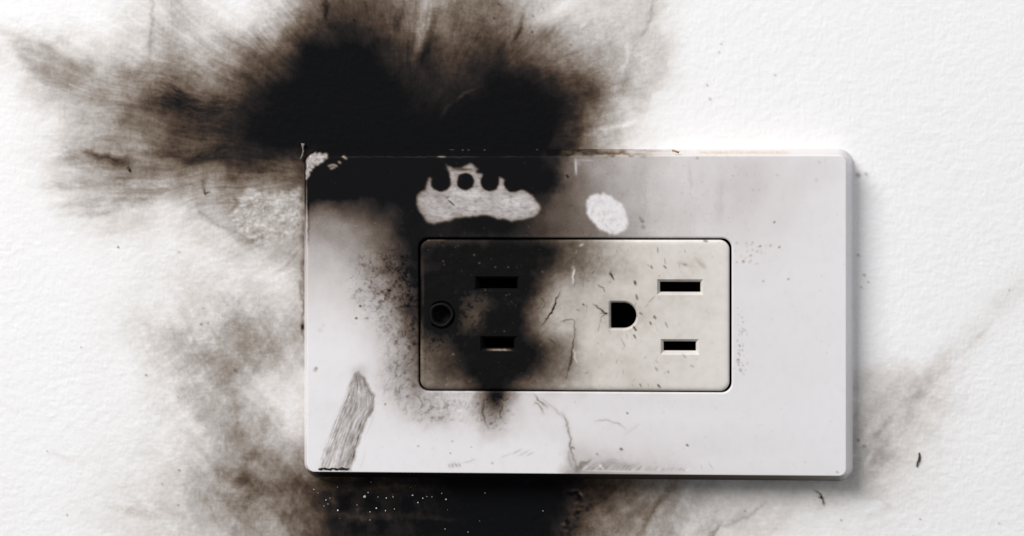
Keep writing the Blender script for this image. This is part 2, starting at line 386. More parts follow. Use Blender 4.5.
def make_plate_sheet():
    p = Sheet(280, 125, 880, 500, 1.5)
    C = 222
    rows = [
        (140, [(290, 24), (540, 22), (560, 45), (580, 95), (620, 160), (660, 222), (870, 222)]),
        (155, [(300, 24), (536, 22), (556, 45), (572, 108), (592, 142), (624, 180), (656, 196), (688, 205), (752, 210), (816, 216), (870, 220)]),
        (170, [(300, 22), (542, 22), (556, 36), (570, 95), (592, 145), (624, 178), (656, 197), (688, 205), (740, 206), (784, 213), (870, 222)]),
        (188, [(300, 22), (540, 22), (552, 30), (566, 80), (592, 140), (624, 175), (656, 198), (688, 206), (740, 206), (784, 215), (870, 222)]),
        (198, [(300, 24), (360, 24), (400, 22), (530, 22), (545, 45), (562, 88), (592, 128), (624, 172), (656, 196), (700, 208), (870, 222)]),
        (206, [(300, 66), (330, 70), (370, 52), (400, 26), (520, 24), (540, 56), (562, 92), (592, 122), (624, 165), (656, 194), (700, 208), (870, 222)]),
        (218, [(300, 120), (330, 118), (360, 92), (388, 60), (402, 30), (515, 26), (530, 50), (552, 84), (592, 112), (624, 160), (656, 190), (700, 208), (870, 222)]),
        (232, [(300, 152), (330, 145), (360, 120), (388, 72), (404, 32), (510, 26), (530, 46), (560, 76), (592, 110), (624, 156), (656, 192), (700, 210), (870, 222)]),
        (251, [(300, 178), (330, 170), (360, 150), (384, 98), (400, 58), (414, 28), (425, 28), (735, 214), (870, 222)]),
        (285, [(300, 198), (330, 196), (356, 188), (380, 146), (400, 84), (414, 40), (425, 36), (735, 216), (870, 222)]),
        (318, [(300, 214), (330, 214), (360, 206), (384, 182), (400, 136), (414, 62), (425, 50), (735, 216), (870, 222)]),
        (352, [(300, 222), (340, 222), (364, 214), (384, 198), (400, 162), (414, 96), (425, 80), (735, 216), (870, 222)]),
        (378, [(300, 222), (360, 218), (384, 198), (400, 172), (416, 128), (425, 110), (735, 216), (870, 222)]),
        (394, [(300, 222), (360, 222), (384, 204), (400, 184), (416, 156), (432, 180), (452, 210), (474, 204), (482, 110), (490, 60), (500, 62), (512, 140), (524, 205), (560, 208), (600, 214), (870, 222)]),
        (404, [(300, 222), (384, 212), (400, 196), (416, 184), (434, 182), (452, 214), (470, 205), (482, 134), (490, 104), (500, 102), (512, 180), (524, 206), (560, 212), (870, 222)]),
        (418, [(300, 222), (384, 216), (404, 204), (424, 194), (440, 188), (460, 216), (474, 200), (484, 148), (496, 158), (510, 196), (524, 210), (560, 216), (870, 222)]),
        (432, [(300, 222), (410, 218), (450, 214), (474, 214), (488, 190), (502, 200), (524, 214), (556, 212), (870, 222)]),
        (448, [(300, 222), (560, 220), (576, 200), (600, 208), (870, 222)]),
        (462, [(300, 222), (560, 220), (574, 186), (588, 184), (610, 196), (660, 202), (700, 216), (870, 222)]),
        (474, [(300, 222), (560, 220), (572, 160), (588, 150), (640, 176), (690, 210), (870, 222)]),
    ]
    p.rows(rows, C, 2.6)
    p.warp(7, 20, 101); p.warp(2.2, 6, 104)
    X, Y = p.X, p.Y
    mid = np.clip(p.s, 0, 1) * (1 - np.clip(p.s, 0, 1)) * 4
    p.s += mid * (0.05 * fbm(X / 18, Y / 24, 110, 3) + 0.03 * pn(X / 1.9, Y / 1.9, 113))
    p.s += (0.055 * np.clip(.5 + fbm(X / 34, Y / 46, 115, 4) * 1.3, 0, 1) * sstep(330, 170, Y) * sstep(860, 620, X)
            + .012 * np.clip(.3 + fbm(X / 60, Y / 40, 117, 4), 0, 1) + 0.022 * np.clip(fbm(X / 7, Y / 12, 119, 3), 0, 1))
    # curly carbon threads left of and under the receptacle
    def zone(pts, f): 
        z = np.zeros_like(X); sl, m = p.mask(pts, f, wob=6, wscale=14); z[sl] = m; return z
    z1 = zone([(352, 262), (384, 246), (412, 250), (417, 300), (417, 392), (440, 396), (480, 395), (462, 420), (430, 424), (404, 410), (384, 384), (386, 340), (360, 300)], 7)
    z2 = zone([(474, 394), (514, 394), (512, 414), (500, 430), (478, 432)], 5)
    z3 = zone([(346, 268), (392, 264), (404, 330), (384, 342), (352, 300)], 5)
    sq = squig(p, 9.0, 120, .5); sq2 = squig(p, 6.0, 124, .4)
    p.s += z1 * (0.26 * sq + 0.16 * sq2 + .05 + .12 * fbm(X / 8, Y / 10, 126, 3)) + z2 * 0.28 * sq2 + z3 * .22 * squig(p, 12, 128, .7)
    # flat veils on the clean side
    p.poly([(712, 158), (726, 160), (722, 200), (730, 236), (742, 250), (764, 240), (772, 190), (780, 160)], 9, 0.035, wob=6)
    p.stroke([(722, 170), (720, 200), (718, 226)], 5, 0.045, 4, frag=.5)
    p.stroke([(690, 164), (690, 176), (688, 196)], 2.5, 0.04, 2, frag=.8)
    p.poly([(776, 196), (800, 164), (836, 160), (846, 176), (812, 190), (790, 222), (780, 250), (770, 230)], 6, 0.03, wob=8)
    p.stroke([(640, 160), (642, 186), (642, 228)], 8, .04, 8, frag=.6)
    # the pale wiped band with round spots
    band = [(415.9, 201.5), (418.6, 210.9), (423, 217), (428, 223), (436, 223.5), (444.8, 222), (463.4, 216.8), (483.9, 215.5), (500.7, 219.3), (515.6, 221.1), (530.5, 218.3), (538, 214.5), (541.2, 209), (539, 203), (532.4, 196), (524, 189.5), (512, 190), (503.4, 178), (499.6, 176.6), (490, 182), (482, 174), (474.6, 172.6), (479.3, 168.9), (476, 165.6), (470.9, 163.9), (466, 165.2), (461.5, 167), (455, 168), (447, 166), (449.6, 176), (440, 182), (430.6, 177.6), (428.2, 177.6), (424.5, 189), (416.8, 196)]
    sl, m = p.mask(band, 1.0, wob=1.8, wscale=7)
    m = m * np.clip(1.0 + .35 * fbm(X[sl] / 5, Y[sl] / 3, 131, 3), .55, 1)
    for cx_, cy_, cr_ in [(440.8, 181.6, 10.0), (465.3, 181.6, 8.6), (489.8, 181.8, 9.4), (513.5, 182.6, 9.6)]:
        d = np.hypot(X[sl] - cx_, Y[sl] - cy_)
        m = m * sstep(cr_ - 1.6, cr_ + 1.2, d + .9 * fbm(X[sl] / 5, Y[sl] / 5, 130, 2))
    Xs, Ys = X[sl], Y[sl]
    curve = Ys - 6 * np.sin((Xs - 415) / 126 * math.pi)
    brush = fbm(Xs / 34, curve / 1.7, 133, 3)
    tg = 0.325 + 0.10 * brush + 0.10 * sstep(214, 226, curve + 4) + 0.10 * fbm(Xs / 9, Ys / 9, 136, 3) + .1 * sstep(434, 416, Xs) - .10 * np.exp(-(((Xs - 470) / 12) ** 2 + ((Ys - 194) / 6) ** 2)) - .08 * np.exp(-(((Xs - 512) / 16) ** 2 + ((Ys - 203) / 6) ** 2))
    tg = tg + 0.14 * np.clip(fbm(Xs / 3, Ys / 3, 139, 2), 0, 1) * np.exp(-(((Xs - 430) / 20) ** 2 + ((Ys - 200) / 12) ** 2))
    tg = tg + .4 * np.exp(-(((Xs - 463) / 9) ** 2 + ((Ys - 169.6) / 1.6) ** 2))
    inner_ = blur(m.astype(np.float32), 5.0)
    tg = tg + .34 * (1 - inner_) ** 1.3 + .10 * fbm(Xs / 18, Ys / 10, 137, 3) - .06
    p.s[sl] += (tg - p.s[sl]) * m
    p.stroke([(448, 200), (455, 206)], .7, .5); p.stroke([(449, 196), (446, 199)], .6, .4)
    p.stroke([(446, 164), (449, 168)], 1.2, -.25, frag=.6)
    # the oval wipe
    th = np.linspace(0, 2 * np.pi, 40)[:-1]
    ca, sa = math.cos(math.radians(43)), math.sin(math.radians(43))
    ov = [(607.5 + 24 * math.cos(t) * (1 + .04 * math.sin(3 * t)) * ca - 16.5 * math.sin(t) * sa, 213.8 + 24 * math.cos(t) * sa + 16.5 * math.sin(t) * ca) for t in th]
    sl, m = p.mask(ov, 1.0, wob=2.6, wscale=6)
    m = m * np.clip(1.0 + .4 * fbm(X[sl] / 4, Y[sl] / 6, 141, 3), .6, 1)
    Xs, Ys = X[sl], Y[sl]
    u = (Xs - 607) * ca + (Ys - 214) * sa; v = -(Xs - 607) * sa + (Ys - 214) * ca
    p.s[sl] += (0.035 + 0.05 * fbm(v / 2.2, u / 16, 144, 3) + .03 * fbm(Xs / 8, Ys / 8, 147, 2) - p.s[sl]) * m
    # brushed dark swipe at the lower left
    sw = [(317, 470.5), (351, 470.5), (357.6, 446), (365, 424), (374.8, 407.6), (373.4, 394.8), (365, 378.4), (358, 372), (350.3, 380.2), (339.4, 407.6), (326.6, 438.7)]
    sl, m = p.mask(sw, 0.8, wob=2.5, wscale=6)
    Xs, Ys = X[sl], Y[sl]
    ky = [371, 380, 395, 407, 424, 446, 470]
    le = np.interp(Ys, ky, [352, 350, 344, 339.5, 332.5, 324, 317]); ri_ = np.interp(Ys, ky, [360, 366, 373.4, 374.8, 365, 357.6, 351])
    cu = (Xs - le) / (ri_ - le); t = np.clip((470 - Ys) / 98, 0, 1)
    br = fbm(cu * 14, Ys / 60, 150, 3); br2 = fbm(cu * 34, Ys / 14, 153, 2)
    ed = np.exp(-((cu - .95) / .14) ** 2)
    m = m * sstep(-.05, .22, cu + .25 * br2) * sstep(-.02, .16, t + .3 * br + .05 + (t < .5))
    p.s[sl] += m * (0.19 + 0.24 * br + 0.24 * br2 + .14 * fbm(Xs / 4, Ys / 9, 158, 3) + 0.24 * ed * (.5 + br2) + .10 * t + .08 * fbm(Xs / 6, Ys / 6, 156, 2))
    p.stroke([(364, 440), (372, 420), (376, 412)], .7, .07); p.stroke([(360, 470), (366, 450)], .8, .05)
    p.poly([(352, 368), (362, 364), (368, 376), (362, 382), (352, 384)], 2.5, .12, wob=5, wscale=4)
    # scuffed pale corner at the top left
    sl, m = p.mask([(303, 181), (307.6, 180), (309.6, 174), (312.7, 168.6), (318, 165), (323.6, 162.4), (327, 157), (324, 153), (310, 152.5), (303, 158)], 0.7, wob=3.4, wscale=4)
    p.s[sl] += (0.30 + .34 * fbm(X[sl] / 3, Y[sl] / 3, 160, 2) - p.s[sl]) * m
    for a in [[(329, 166), (332, 165)], [(334, 164.8), (336.5, 166)], [(331, 168.6), (334, 167.4)], [(343, 156.5), (346, 158.5)], [(339, 162), (340, 162.6)]]:
        p.stroke(a, 1.3, .8, target=.25)
    p.stroke([(305.5, 178), (305.8, 240), (306, 330)], 1.3, .75, target=.08)  # bright highlight of the left edge, painted as nearly clean plastic
    p.stroke([(308, 178), (308.2, 215), (308.6, 245)], .9, .22, frag=.6)
    p.stroke([(390, 168), (393, 175)], .7, -.06); p.stroke([(306, 156.8), (420, 157), (560, 157.2)], .8, -.10, frag=1.0)  # second stroke paints the thin specular line of the top edge
    p.stroke([(437, 156.6), (446, 156.8)], .8, -.5); 
    for a in [[(446, 148), (451, 148.4)], [(459, 147), (460, 149)], [(465, 148), (466, 149)], [(471, 146), (474, 144)], [(481.5, 147), (482, 149)], [(534, 147.5), (535, 148.5)]]:
        p.stroke(a, .9, -.5)
    p.stroke([(548, 150), (580, 151.5), (610, 153), (652, 155)], 4.5, .5, 1.2, frag=.4)
    p.stroke([(590, 147.5), (640, 150), (690, 151)], 1.5, .14, .8, frag=.6)
    # short white scratches by the seam
    p.stroke([(575.5, 158.5), (576.2, 175)], 1.2, .8, target=.10); p.stroke([(577, 160), (594, 160.5)], .9, -.12); p.stroke([(577, 160), (580, 166)], 2, -.1)
    p.stroke([(567, 175.5), (568, 177)], 1, .35)
    # black drip and crazing below the receptacle
    p.poly([(483, 388), (507, 388), (504, 402), (498, 412), (490, 408), (486, 400)], 5, .30, wob=6)
    p.stroke([(484, 398), (482, 412), (486, 424), (489, 430)], 1.8, .18, 1.2, frag=.8)
    for a, ww, q in [([(534, 394), (538, 400), (543, 404), (548, 408)], .9, .35), ([(534, 402), (540, 406), (544, 414)], .8, .3), ([(540, 398), (556, 410), (566, 420), (570, 432)], 1.5, .14),
                     ([(562, 412), (567, 422), (568, 432), (571, 438), (570, 446), (573, 456), (577, 468)], .8, .4), ([(571, 446), (575, 449)], .7, .4), ([(570, 447), (569, 458), (572, 468)], 1.6, .16),
                     ([(594, 421), (606, 420), (620, 424), (627, 430)], .8, .18), ([(624, 436), (636, 426), (640, 424)], .7, .1), ([(512, 454), (522, 449)], .7, .16), ([(518, 456), (530, 450)], .7, .14), ([(526, 456), (534, 452)], .7, .12), ([(500, 458), (512, 453)], .6, .1),
                     ([(449, 465), (450, 467)], .7, .3), ([(452, 464.5), (453, 466.5)], .7, .3), ([(455, 464), (457, 466)], .8, .3), ([(459, 464), (460, 466)], .7, .25), ([(462, 463), (470, 461), (476, 459)], .6, .12)]:
        p.stroke(a, ww, q * .75, frag=.8); p.stroke(a, ww * 3.5, q * .12)
    for k in range(26):
        x = 582 + k * 4.2; y = 470.5
        L = rnd.uniform(4, 12) * (1 - k / 34)
        p.stroke([(x, y), (x + L * 1.0, y - L * .85)], rnd.uniform(.5, 1.1), rnd.uniform(.06, .2) * rnd.choice((1, 1, -1)), .4)
    p.stroke([(575, 471), (584, 464), (592, 460)], 3, .28, 2, frag=.4); p.stroke([(596, 466), (612, 462), (640, 466)], 3, .12, 3, frag=.6)
    p.stroke([(599, 464), (604, 470)], 1.2, -.25); p.stroke([(584, 470.5), (660, 472)], .9, .6, target=.03, frag=.6)
    p.stroke([(708, 462), (714, 470)], .5, .12); p.stroke([(701, 464), (702, 470)], .5, .1)
    # specks
    for x, y, q, ww in [(687, 445, .9, 1.1), (621, 449, .8, 1.4), (597, 454, .35, 1.2), (627, 413, .8, .9), (316, 368, .6, 1.2), (315, 370, .3, 2.0), (356, 318, .9, 1.2), (360, 306, .9, 1.2), (320, 330, .08, 3), (323, 325, .08, 2), (418, 446, .35, 1), (452, 441, .35, .9), (450, 453, .4, .9), (471, 447, .3, .8), (492, 463, .25, 1.4), (385, 404, .7, .9), (367, 318, .4, 1.2), (774, 222, .8, .9), (779, 247, .7, .9), (788, 279, .5, .9), (760, 246, .6, 1), (743, 261, .5, 1), (697, 158, .3, 1.4), (642, 221, .35, 2.2), (643, 227, .25, 2.5), (640, 218, .25, 1.5), (777, 175, .12, 1.4), (816, 180, .10, 2), (819, 162, .10, 2), (805, 462, .2, .8), (763, 281, .25, 1.2), (781, 409, .08, .8), (837, 472, .35, 1.2)]:
        p.stroke([(x, y), (x + .6, y + .3)], ww * .8, q * .75)
    for k in range(46):                                       # fly-speck clusters right of the receptacle
        x = 737 + abs(rnd.gauss(0, 6)); y = rnd.uniform(306, 378)
        p.stroke([(x, y), (x + rnd.uniform(-1, 1), y + 1)], rnd.uniform(.4, .75), rnd.uniform(.06, .26))
    for k in range(22):
        x = rnd.gauss(752, 7); y = rnd.gauss(252, 6)
        p.stroke([(x, y), (x + 1, y + .5)], rnd.uniform(.5, 1.0), rnd.uniform(.04, .18))
    for k in range(420):
        x = rnd.uniform(310, 845) if k % 3 else rnd.uniform(575, 760); y = rnd.uniform(160, 470) if k % 3 else rnd.uniform(160, 236)
        p.stroke([(x, y), (x + rnd.uniform(-1, 1), y + rnd.uniform(-1, 1))], rnd.uniform(.4, .8), rnd.uniform(.015, .08))
    for k in range(70):                                       # pale ash dust on the black
        x = rnd.uniform(330, 545); y = rnd.uniform(160, 236)
        p.stroke([(x, y), (x + .3, y + .3)], rnd.uniform(.5, .8), -rnd.uniform(.02, .16))
    p.s = np.clip(p.s, 0, 1.05)
    # tan scorch on the upper edge
    r = np.zeros_like(X)
    for x0, x1, y0, q, ww in [(698, 792, 152.2, .75, 1.6), (640, 700, 153.5, .25, 1.2), (600, 660, 155, .35, 1.0), (672, 680, 151.5, 1.0, 1.2), (560, 640, 152, .12, 2.5)]:
        mx = sstep(x0 - 3, x0 + 5, X) * sstep(x1 + 3, x1 - 9, X)
        r += q * mx * np.exp(-((Y - y0) / ww) ** 2) * np.clip(.8 + 1.1 * fbm(X / 4, Y / 2, 170, 2), 0, 1.4)
    for x, y, q in [(743.5, 262, .9), (770.5, 245.5, 1.0), (745, 258, .5), (741, 256, .4), (760, 250, .3), (315.5, 368.5, .5)]:
        r += q * np.exp(-(((X - x) / 1.3) ** 2 + ((Y - y) / 1.2) ** 2))
    p.rust = np.clip(r, 0, 1)
    p.rel = 0.010 * fbm(X / 26, Y / 26, 180, 2) + 0.0020 * fbm(X / 3, Y / 3, 183, 2) * (0.4 + np.clip(p.s, 0, 1) * 1.5)
    return p

def make_receptacle_sheet():
    p = Sheet(404, 224, 746, 406, 1.8)
    C = 215
    rows = [
        (238, [(418, 52), (440, 58), (470, 40), (530, 34), (550, 60), (566, 80), (584, 108), (600, 150), (624, 190), (660, 206), (732, 212)]),
        (251, [(418, 40), (464, 26), (530, 24), (548, 36), (562, 60), (576, 96), (592, 138), (608, 168), (628, 196), (660, 208), (732, 213)]),
        (268, [(418, 34), (464, 24), (536, 26), (552, 52), (566, 108), (580, 120), (594, 150), (610, 180), (636, 202), (732, 213)]),
        (285, [(418, 32), (440, 26), (524, 24), (538, 46), (550, 112), (564, 162), (580, 168), (594, 182), (612, 200), (732, 212)]),
        (300, [(418, 34), (430, 24), (450, 40), (470, 56), (486, 48), (500, 32), (520, 30), (530, 52), (542, 112), (560, 174), (576, 178), (594, 192), (732, 213)]),
        (318, [(418, 40), (430, 26), (448, 40), (462, 62), (478, 60), (490, 34), (514, 22), (522, 46), (530, 92), (544, 160), (560, 184), (576, 182), (594, 198), (732, 213)]),
        (330, [(418, 62), (432, 50), (448, 52), (462, 58), (476, 38), (490, 22), (518, 22), (526, 52), (532, 92), (546, 140), (562, 176), (576, 176), (594, 202), (732, 214)]),
        (345, [(418, 88), (434, 72), (450, 52), (464, 30), (480, 22), (528, 22), (538, 40), (550, 84), (562, 120), (572, 146), (582, 192), (598, 204), (732, 214)]),
        (360, [(418, 98), (434, 80), (452, 54), (468, 28), (482, 22), (526, 22), (540, 44), (552, 80), (564, 112), (574, 140), (584, 188), (600, 204), (732, 214)]),
        (374, [(418, 104), (436, 90), (456, 66), (472, 38), (486, 22), (510, 24), (526, 40), (540, 74), (556, 106), (568, 140), (582, 180), (600, 200), (732, 214)]),
        (388, [(418, 116), (436, 112), (458, 100), (474, 66), (484, 30), (500, 30), (512, 66), (530, 112), (550, 146), (570, 176), (596, 200), (732, 212)]),
        (398, [(418, 90), (470, 70), (500, 30), (540, 90), (590, 170), (732, 200)]),
    ]
    p.rows(rows, C, 3.0)
    p.warp(5, 16, 201); p.warp(2, 5, 204)
    X, Y = p.X, p.Y
    mid = np.clip(p.s, 0, 1) * (1 - np.clip(p.s, 0, 1)) * 4
    p.s += mid * (0.08 * fbm(X / 16, Y / 20, 210, 3) + 0.07 * fbm(X / 5, Y / 5, 215, 3) + 0.03 * pn(X / 1.6, Y / 1.6, 213))
    def zone(pts, f):
        z = np.zeros_like(X); sl, m = p.mask(pts, f, wob=4, wscale=10); z[sl] = m; return z
    z1 = zone([(446, 292), (480, 288), (492, 306), (480, 330), (450, 336), (422, 384), (420, 330), (432, 326)], 5)
    p.s += z1 * (0.16 * squig(p, 8, 220, .4) - .05)
    z2 = zone([(532, 300), (556, 290), (574, 296), (560, 326), (536, 330)], 5)
    p.s += z2 * 0.10 * squig(p, 12, 224, .7)
    p.s += 0.075 * np.clip(.35 + fbm(X / 26, Y / 22, 227, 4) * 1.2, 0, 1) * sstep(720, 590, X) + 0.035 * np.clip(.3 + fbm(X / 9, Y / 9, 229, 3), 0, 1)
    for cx_, cy_, rr_, q_ in [(612, 315, 17, .09), (640, 318, 16, .05), (680, 287, 20, .035), (680, 347, 18, .035), (600, 262, 26, .08), (706, 312, 8, .05), (695, 262, 12, .06)]:
        d_ = np.hypot(X - cx_, Y - cy_) / rr_
        p.s += q_ * np.exp(-d_ ** 2) * np.clip(.8 + fbm(X / 6, Y / 6, 231, 2), 0, 1.5)
    # lighter rim at the left and along the top and bottom edge
    p.stroke([(422.5, 250), (422.5, 384)], 1.0, -.16, frag=.9, seed=9)
    p.stroke([(428, 390), (470, 391.2)], .9, -.2, frag=.7); p.stroke([(540, 240), (600, 240.5), (726, 240.8)], 1.2, -.10)
    p.stroke([(428, 240), (445, 240)], .9, -.2, frag=.7)
    for x0, x1, y0 in [(472, 521, 284), (478, 519, 344)]:
        p.stroke([(x0 + 5, y0), (x1 - 5, y0)], 7.5, .28)
    p.stroke([(441.2, 314.4), (441.2, 315.2)], 18, .42)
    p.s = np.clip(p.s, 0, 1.05)
    p.stroke([(486, 350.0), (500, 349.8), (513, 349.6)], .6, 1.0, target=.30, frag=.5)  # slot lip glint, painted in as a strip of thinner soot
    # melted runs with white nicks and painted glints
    for a, ww, q in [([(561, 290), (556, 300), (553, 311), (546, 320), (541, 327)], .8, .5), ([(555, 303), (552, 312), (546, 319)], 1.3, .35), ([(574.5, 320), (575, 330), (573, 344), (571, 362), (566, 378)], 1.0, .45), ([(572, 346), (570, 362), (562, 380)], 4, .14),
                     ([(561, 322), (566, 320), (572, 319), (575, 322)], .9, .3), ([(540, 296), (546, 304), (540, 312)], .8, .2), ([(548, 338), (556, 344)], .8, .2), ([(576, 309), (580, 311)], .7, .25), ([(583, 290), (583.5, 278)], .8, .12),
                     ([(593, 304), (600, 309), (607, 315)], 1.0, .7), ([(600, 313), (608, 313.5)], .7, .45), ([(600, 318), (608, 312)], .7, .4), ([(597.5, 284), (603, 288), (605.5, 292)], .8, .45), ([(609.5, 272), (612, 277), (614.5, 280.5)], 1.0, .75), ([(611, 270), (612, 276)], .6, .35), ([(634.5, 280.5), (636, 285)], 1.3, .8), ([(636, 294), (637.5, 300)], .9, .6), ([(634, 327), (636, 330)], 1.1, .8), ([(634, 335), (635.5, 337.5)], .9, .7), ([(583, 304), (584, 305)], .9, .6),
                     ([(650, 322), (651, 324)], .9, .6), ([(654.5, 316.5), (655.5, 318)], 1.1, .7), ([(640, 313), (642, 314)], .9, .45), ([(665, 322), (668, 328)], .8, .4), ([(648, 303), (655, 296)], .7, .25), ([(600, 323), (598, 332)], .8, .2), ([(621, 338), (625, 346), (622, 350)], .8, .25), ([(655, 367), (658, 371)], .8, .45), ([(658, 385), (660, 387)], 1.1, .7), ([(668, 371), (668.6, 372.5)], .8, .5), ([(690, 365), (694, 367)], .8, .3), ([(683, 354), (686, 358)], .7, .35), ([(640, 384), (641, 386)], .8, .5), ([(664, 266), (666, 268)], .9, .5), ([(664.5, 258), (665.5, 264)], .6, .3), ([(657.5, 247), (658, 253)], .8, .4), ([(651, 266), (652, 268)], .8, .6), ([(704, 240.5), (707, 241)], 1, .6), ([(684.5, 249), (685.5, 253)], .8, .3), ([(676, 262), (690, 266)], 2.4, .12), ([(696, 260), (706, 268)], 2.4, .12), ([(683, 264), (687, 265)], 1.2, .25), ([(620, 262), (632, 268), (640, 280)], 5, .05), ([(622, 282), (640, 276)], 4, .05)]:
        p.stroke(a, ww * .8, q * .85, frag=.5)
    p.stroke([(580, 290), (583, 274), (580, 262)], 3, .05, 3)
    p.stroke([(574.2, 267), (573.6, 276), (573, 284)], 1.7, .9, 1.0, target=.02)  # glint on the melted ridge, painted as bare plastic
    p.stroke([(579, 246), (584, 244)], 1.2, .7, target=.10, frag=.5); p.stroke([(577, 250), (576, 254)], .8, -.15)
    p.stroke([(574.5, 350), (575, 358), (578.5, 365)], 1.2, .6, .9, target=.0)  # painted glint along the lower, curved ridge
    p.stroke([(560, 387), (566, 385.5)], 1.4, .5, target=.05); p.stroke([(546, 389.5), (590, 390.5)], .9, -.14, frag=.6)
    for k in range(60):
        x = rnd.gauss(622, 34); y = rnd.uniform(246, 388)
        if x < 578: continue
        a = rnd.uniform(0, 6.3); L = rnd.uniform(1, 5)
        p.stroke([(x, y), (x + L * math.cos(a) * .7, y + L * math.sin(a))], rnd.uniform(.4, .65), rnd.uniform(.05, .2))
    for k in range(130):
        x = rnd.uniform(576, 728); y = rnd.uniform(242, 390)
        p.stroke([(x, y), (x + rnd.uniform(-1, 1), y + rnd.uniform(-1, 1))], rnd.uniform(.4, .7), rnd.uniform(.02, .10))
    for k in range(130):
        x = rnd.uniform(424, 545); y = rnd.uniform(242, 388)
        p.stroke([(x, y), (x + .3, y + .2)], rnd.uniform(.5, .8), -rnd.uniform(.03, .18))
    for x, y in [(474, 255), (479, 263), (506, 295), (509, 294), (495, 267), (508, 267), (485, 290), (453, 354), (443, 261), (427.5, 239.5), (504, 331)]:
        p.stroke([(x, y), (x + .8, y + .2)], .8, -.3)
    p.s = np.clip(p.s, 0, 1.05)
    p.rust = np.zeros_like(X)
    run = Sheet(404, 224, 746, 406, 1.8)
    run.stroke([(574.5, 262), (573.6, 276), (573, 286)], 1.5, .22, 1.2)
    run.stroke([(575, 318), (575, 340), (574, 352), (577, 362), (582, 367)], 1.6, .14, 1.6)
    run.stroke([(561, 290), (556, 300), (546, 320)], 1.4, .06)
    p.rel = run.s + 0.010 * fbm(X / 20, Y / 20, 230, 2) + 0.002 * fbm(X / 3, Y / 3, 233, 2) + 0.10 * np.clip(p.s - .3, 0, 1) * fbm(X / 11, Y / 11, 236, 3)
    return p

# ------------------------------------------------------------------ materials
def srgb(v):
    v = np.asarray(v, float)
    return np.where(v <= .04045, v / 12.92, ((v + .055) / 1.055) ** 2.4)

def soot_material(name, clean, rough, spec, bump_scale, bump_strength, clean_level, ramp_warm=2.1):
    m = bpy.data.materials.new(name); m.use_nodes = True
    nt = m.node_tree; N = nt.nodes; L = nt.links
    bs = N['Principled BSDF']
    at = N.new('ShaderNodeAttribute'); at.attribute_name = 'soot'
    tc = N.new('ShaderNodeTexCoord')
    nz = N.new('ShaderNodeTexNoise'); nz.inputs['Scale'].default_value = 5200; nz.inputs['Detail'].default_value = 3
    L.new(tc.outputs['Object'], nz.inputs['Vector'])
    # grain follows the soot: strongest where it is thin
    mul = N.new('ShaderNodeMath'); mul.operation = 'MULTIPLY_ADD'
    mul.inputs[1].default_value = 0.10; mul.inputs[2].default_value = -0.05
    L.new(nz.outputs[0], mul.inputs[0])
    gate = N.new('ShaderNodeMapRange'); gate.inputs[1].default_value = 0.02; gate.inputs[2].default_value = 0.3
    L.new(at.outputs['Fac'], gate.inputs[0])
    g2 = N.new('ShaderNodeMath'); g2.operation = 'MULTIPLY'
    L.new(mul.outputs[0], g2.inputs[0]); L.new(gate.outputs[0], g2.inputs[1])
    add = N.new('ShaderNodeMath'); add.operation = 'ADD'
    L.new(at.outputs['Fac'], add.inputs[0]); L.new(g2.outputs[0], add.inputs[1])
    rp = N.new('ShaderNodeValToRGB'); L.new(add.outputs[0], rp.inputs[0])
    stops = [0, .12, .25, .4, .55, .68, .8, .9, 1.0]
    tint = [(1, 1, 1), (1.004, .995, .985), (1.006, .994, .984), (1.016, .990, .966), (1.034, .984, .938), (1.055, .977, .912), (1.075, .97, .892), (1.04, .975, .95), (.95, .98, 1.06)]
    el = rp.color_ramp.elements
    while len(el) < len(stops): el.new(.5)
    c0 = np.array(clean)
    for e, s, t in zip(el, stops, tint):
        lv = (clean_level - s * (clean_level - 13)) / clean_level
        t = 1 + (np.array(t) - 1) * ramp_warm
        f = srgb(np.clip(lv * t * clean_level / 255, 0, 1)) / srgb(clean_level / 255)
        c = c0 * f
        e.position = s; e.color = (*c, 1)
    ra = N.new('ShaderNodeAttribute'); ra.attribute_name = 'scorch'
    mx = N.new('ShaderNodeMix'); mx.data_type = 'RGBA'
    L.new(ra.outputs['Fac'], mx.inputs[0]); L.new(rp.outputs[0], mx.inputs[6]); mx.inputs[7].default_value = (.50, .37, .22, 1)
    L.new(mx.outputs[2], bs.inputs['Base Color'])
    r = N.new('ShaderNodeMapRange'); r.inputs[3].default_value = rough; r.inputs[4].default_value = max(rough, .62)
    L.new(at.outputs['Fac'], r.inputs[0]); L.new(r.outputs[0], bs.inputs['Roughness'])
    sp = N.new('ShaderNodeMapRange'); sp.inputs[3].default_value = spec; sp.inputs[4].default_value = .06
    L.new(at.outputs['Fac'], sp.inputs[0]); L.new(sp.outputs[0], bs.inputs['Specular IOR Level'])
    b = N.new('ShaderNodeTexNoise'); b.inputs['Scale'].default_value = bump_scale; b.inputs['Detail'].default_value = 4
    L.new(tc.outputs['Object'], b.inputs['Vector'])
    bp = N.new('ShaderNodeBump'); bp.inputs['Strength'].default_value = bump_strength; bp.inputs['Distance'].default_value = .0001
    L.new(b.outputs[0], bp.inputs['Height']); L.new(bp.outputs[0], bs.inputs['Normal'])
    return m

M_wall = soot_material('painted_wall_with_soot', (.83, .825, .835), .75, .25, 1800, .30, 250)
M_plate = soot_material('white_plastic_with_soot', (.765, .746, .772), .38, .45, 900, .05, 222, 1.7)
M_recep = soot_material('ivory_plastic_with_soot', (.728, .694, .664), .34, .45, 900, .05, 215, 1.7)

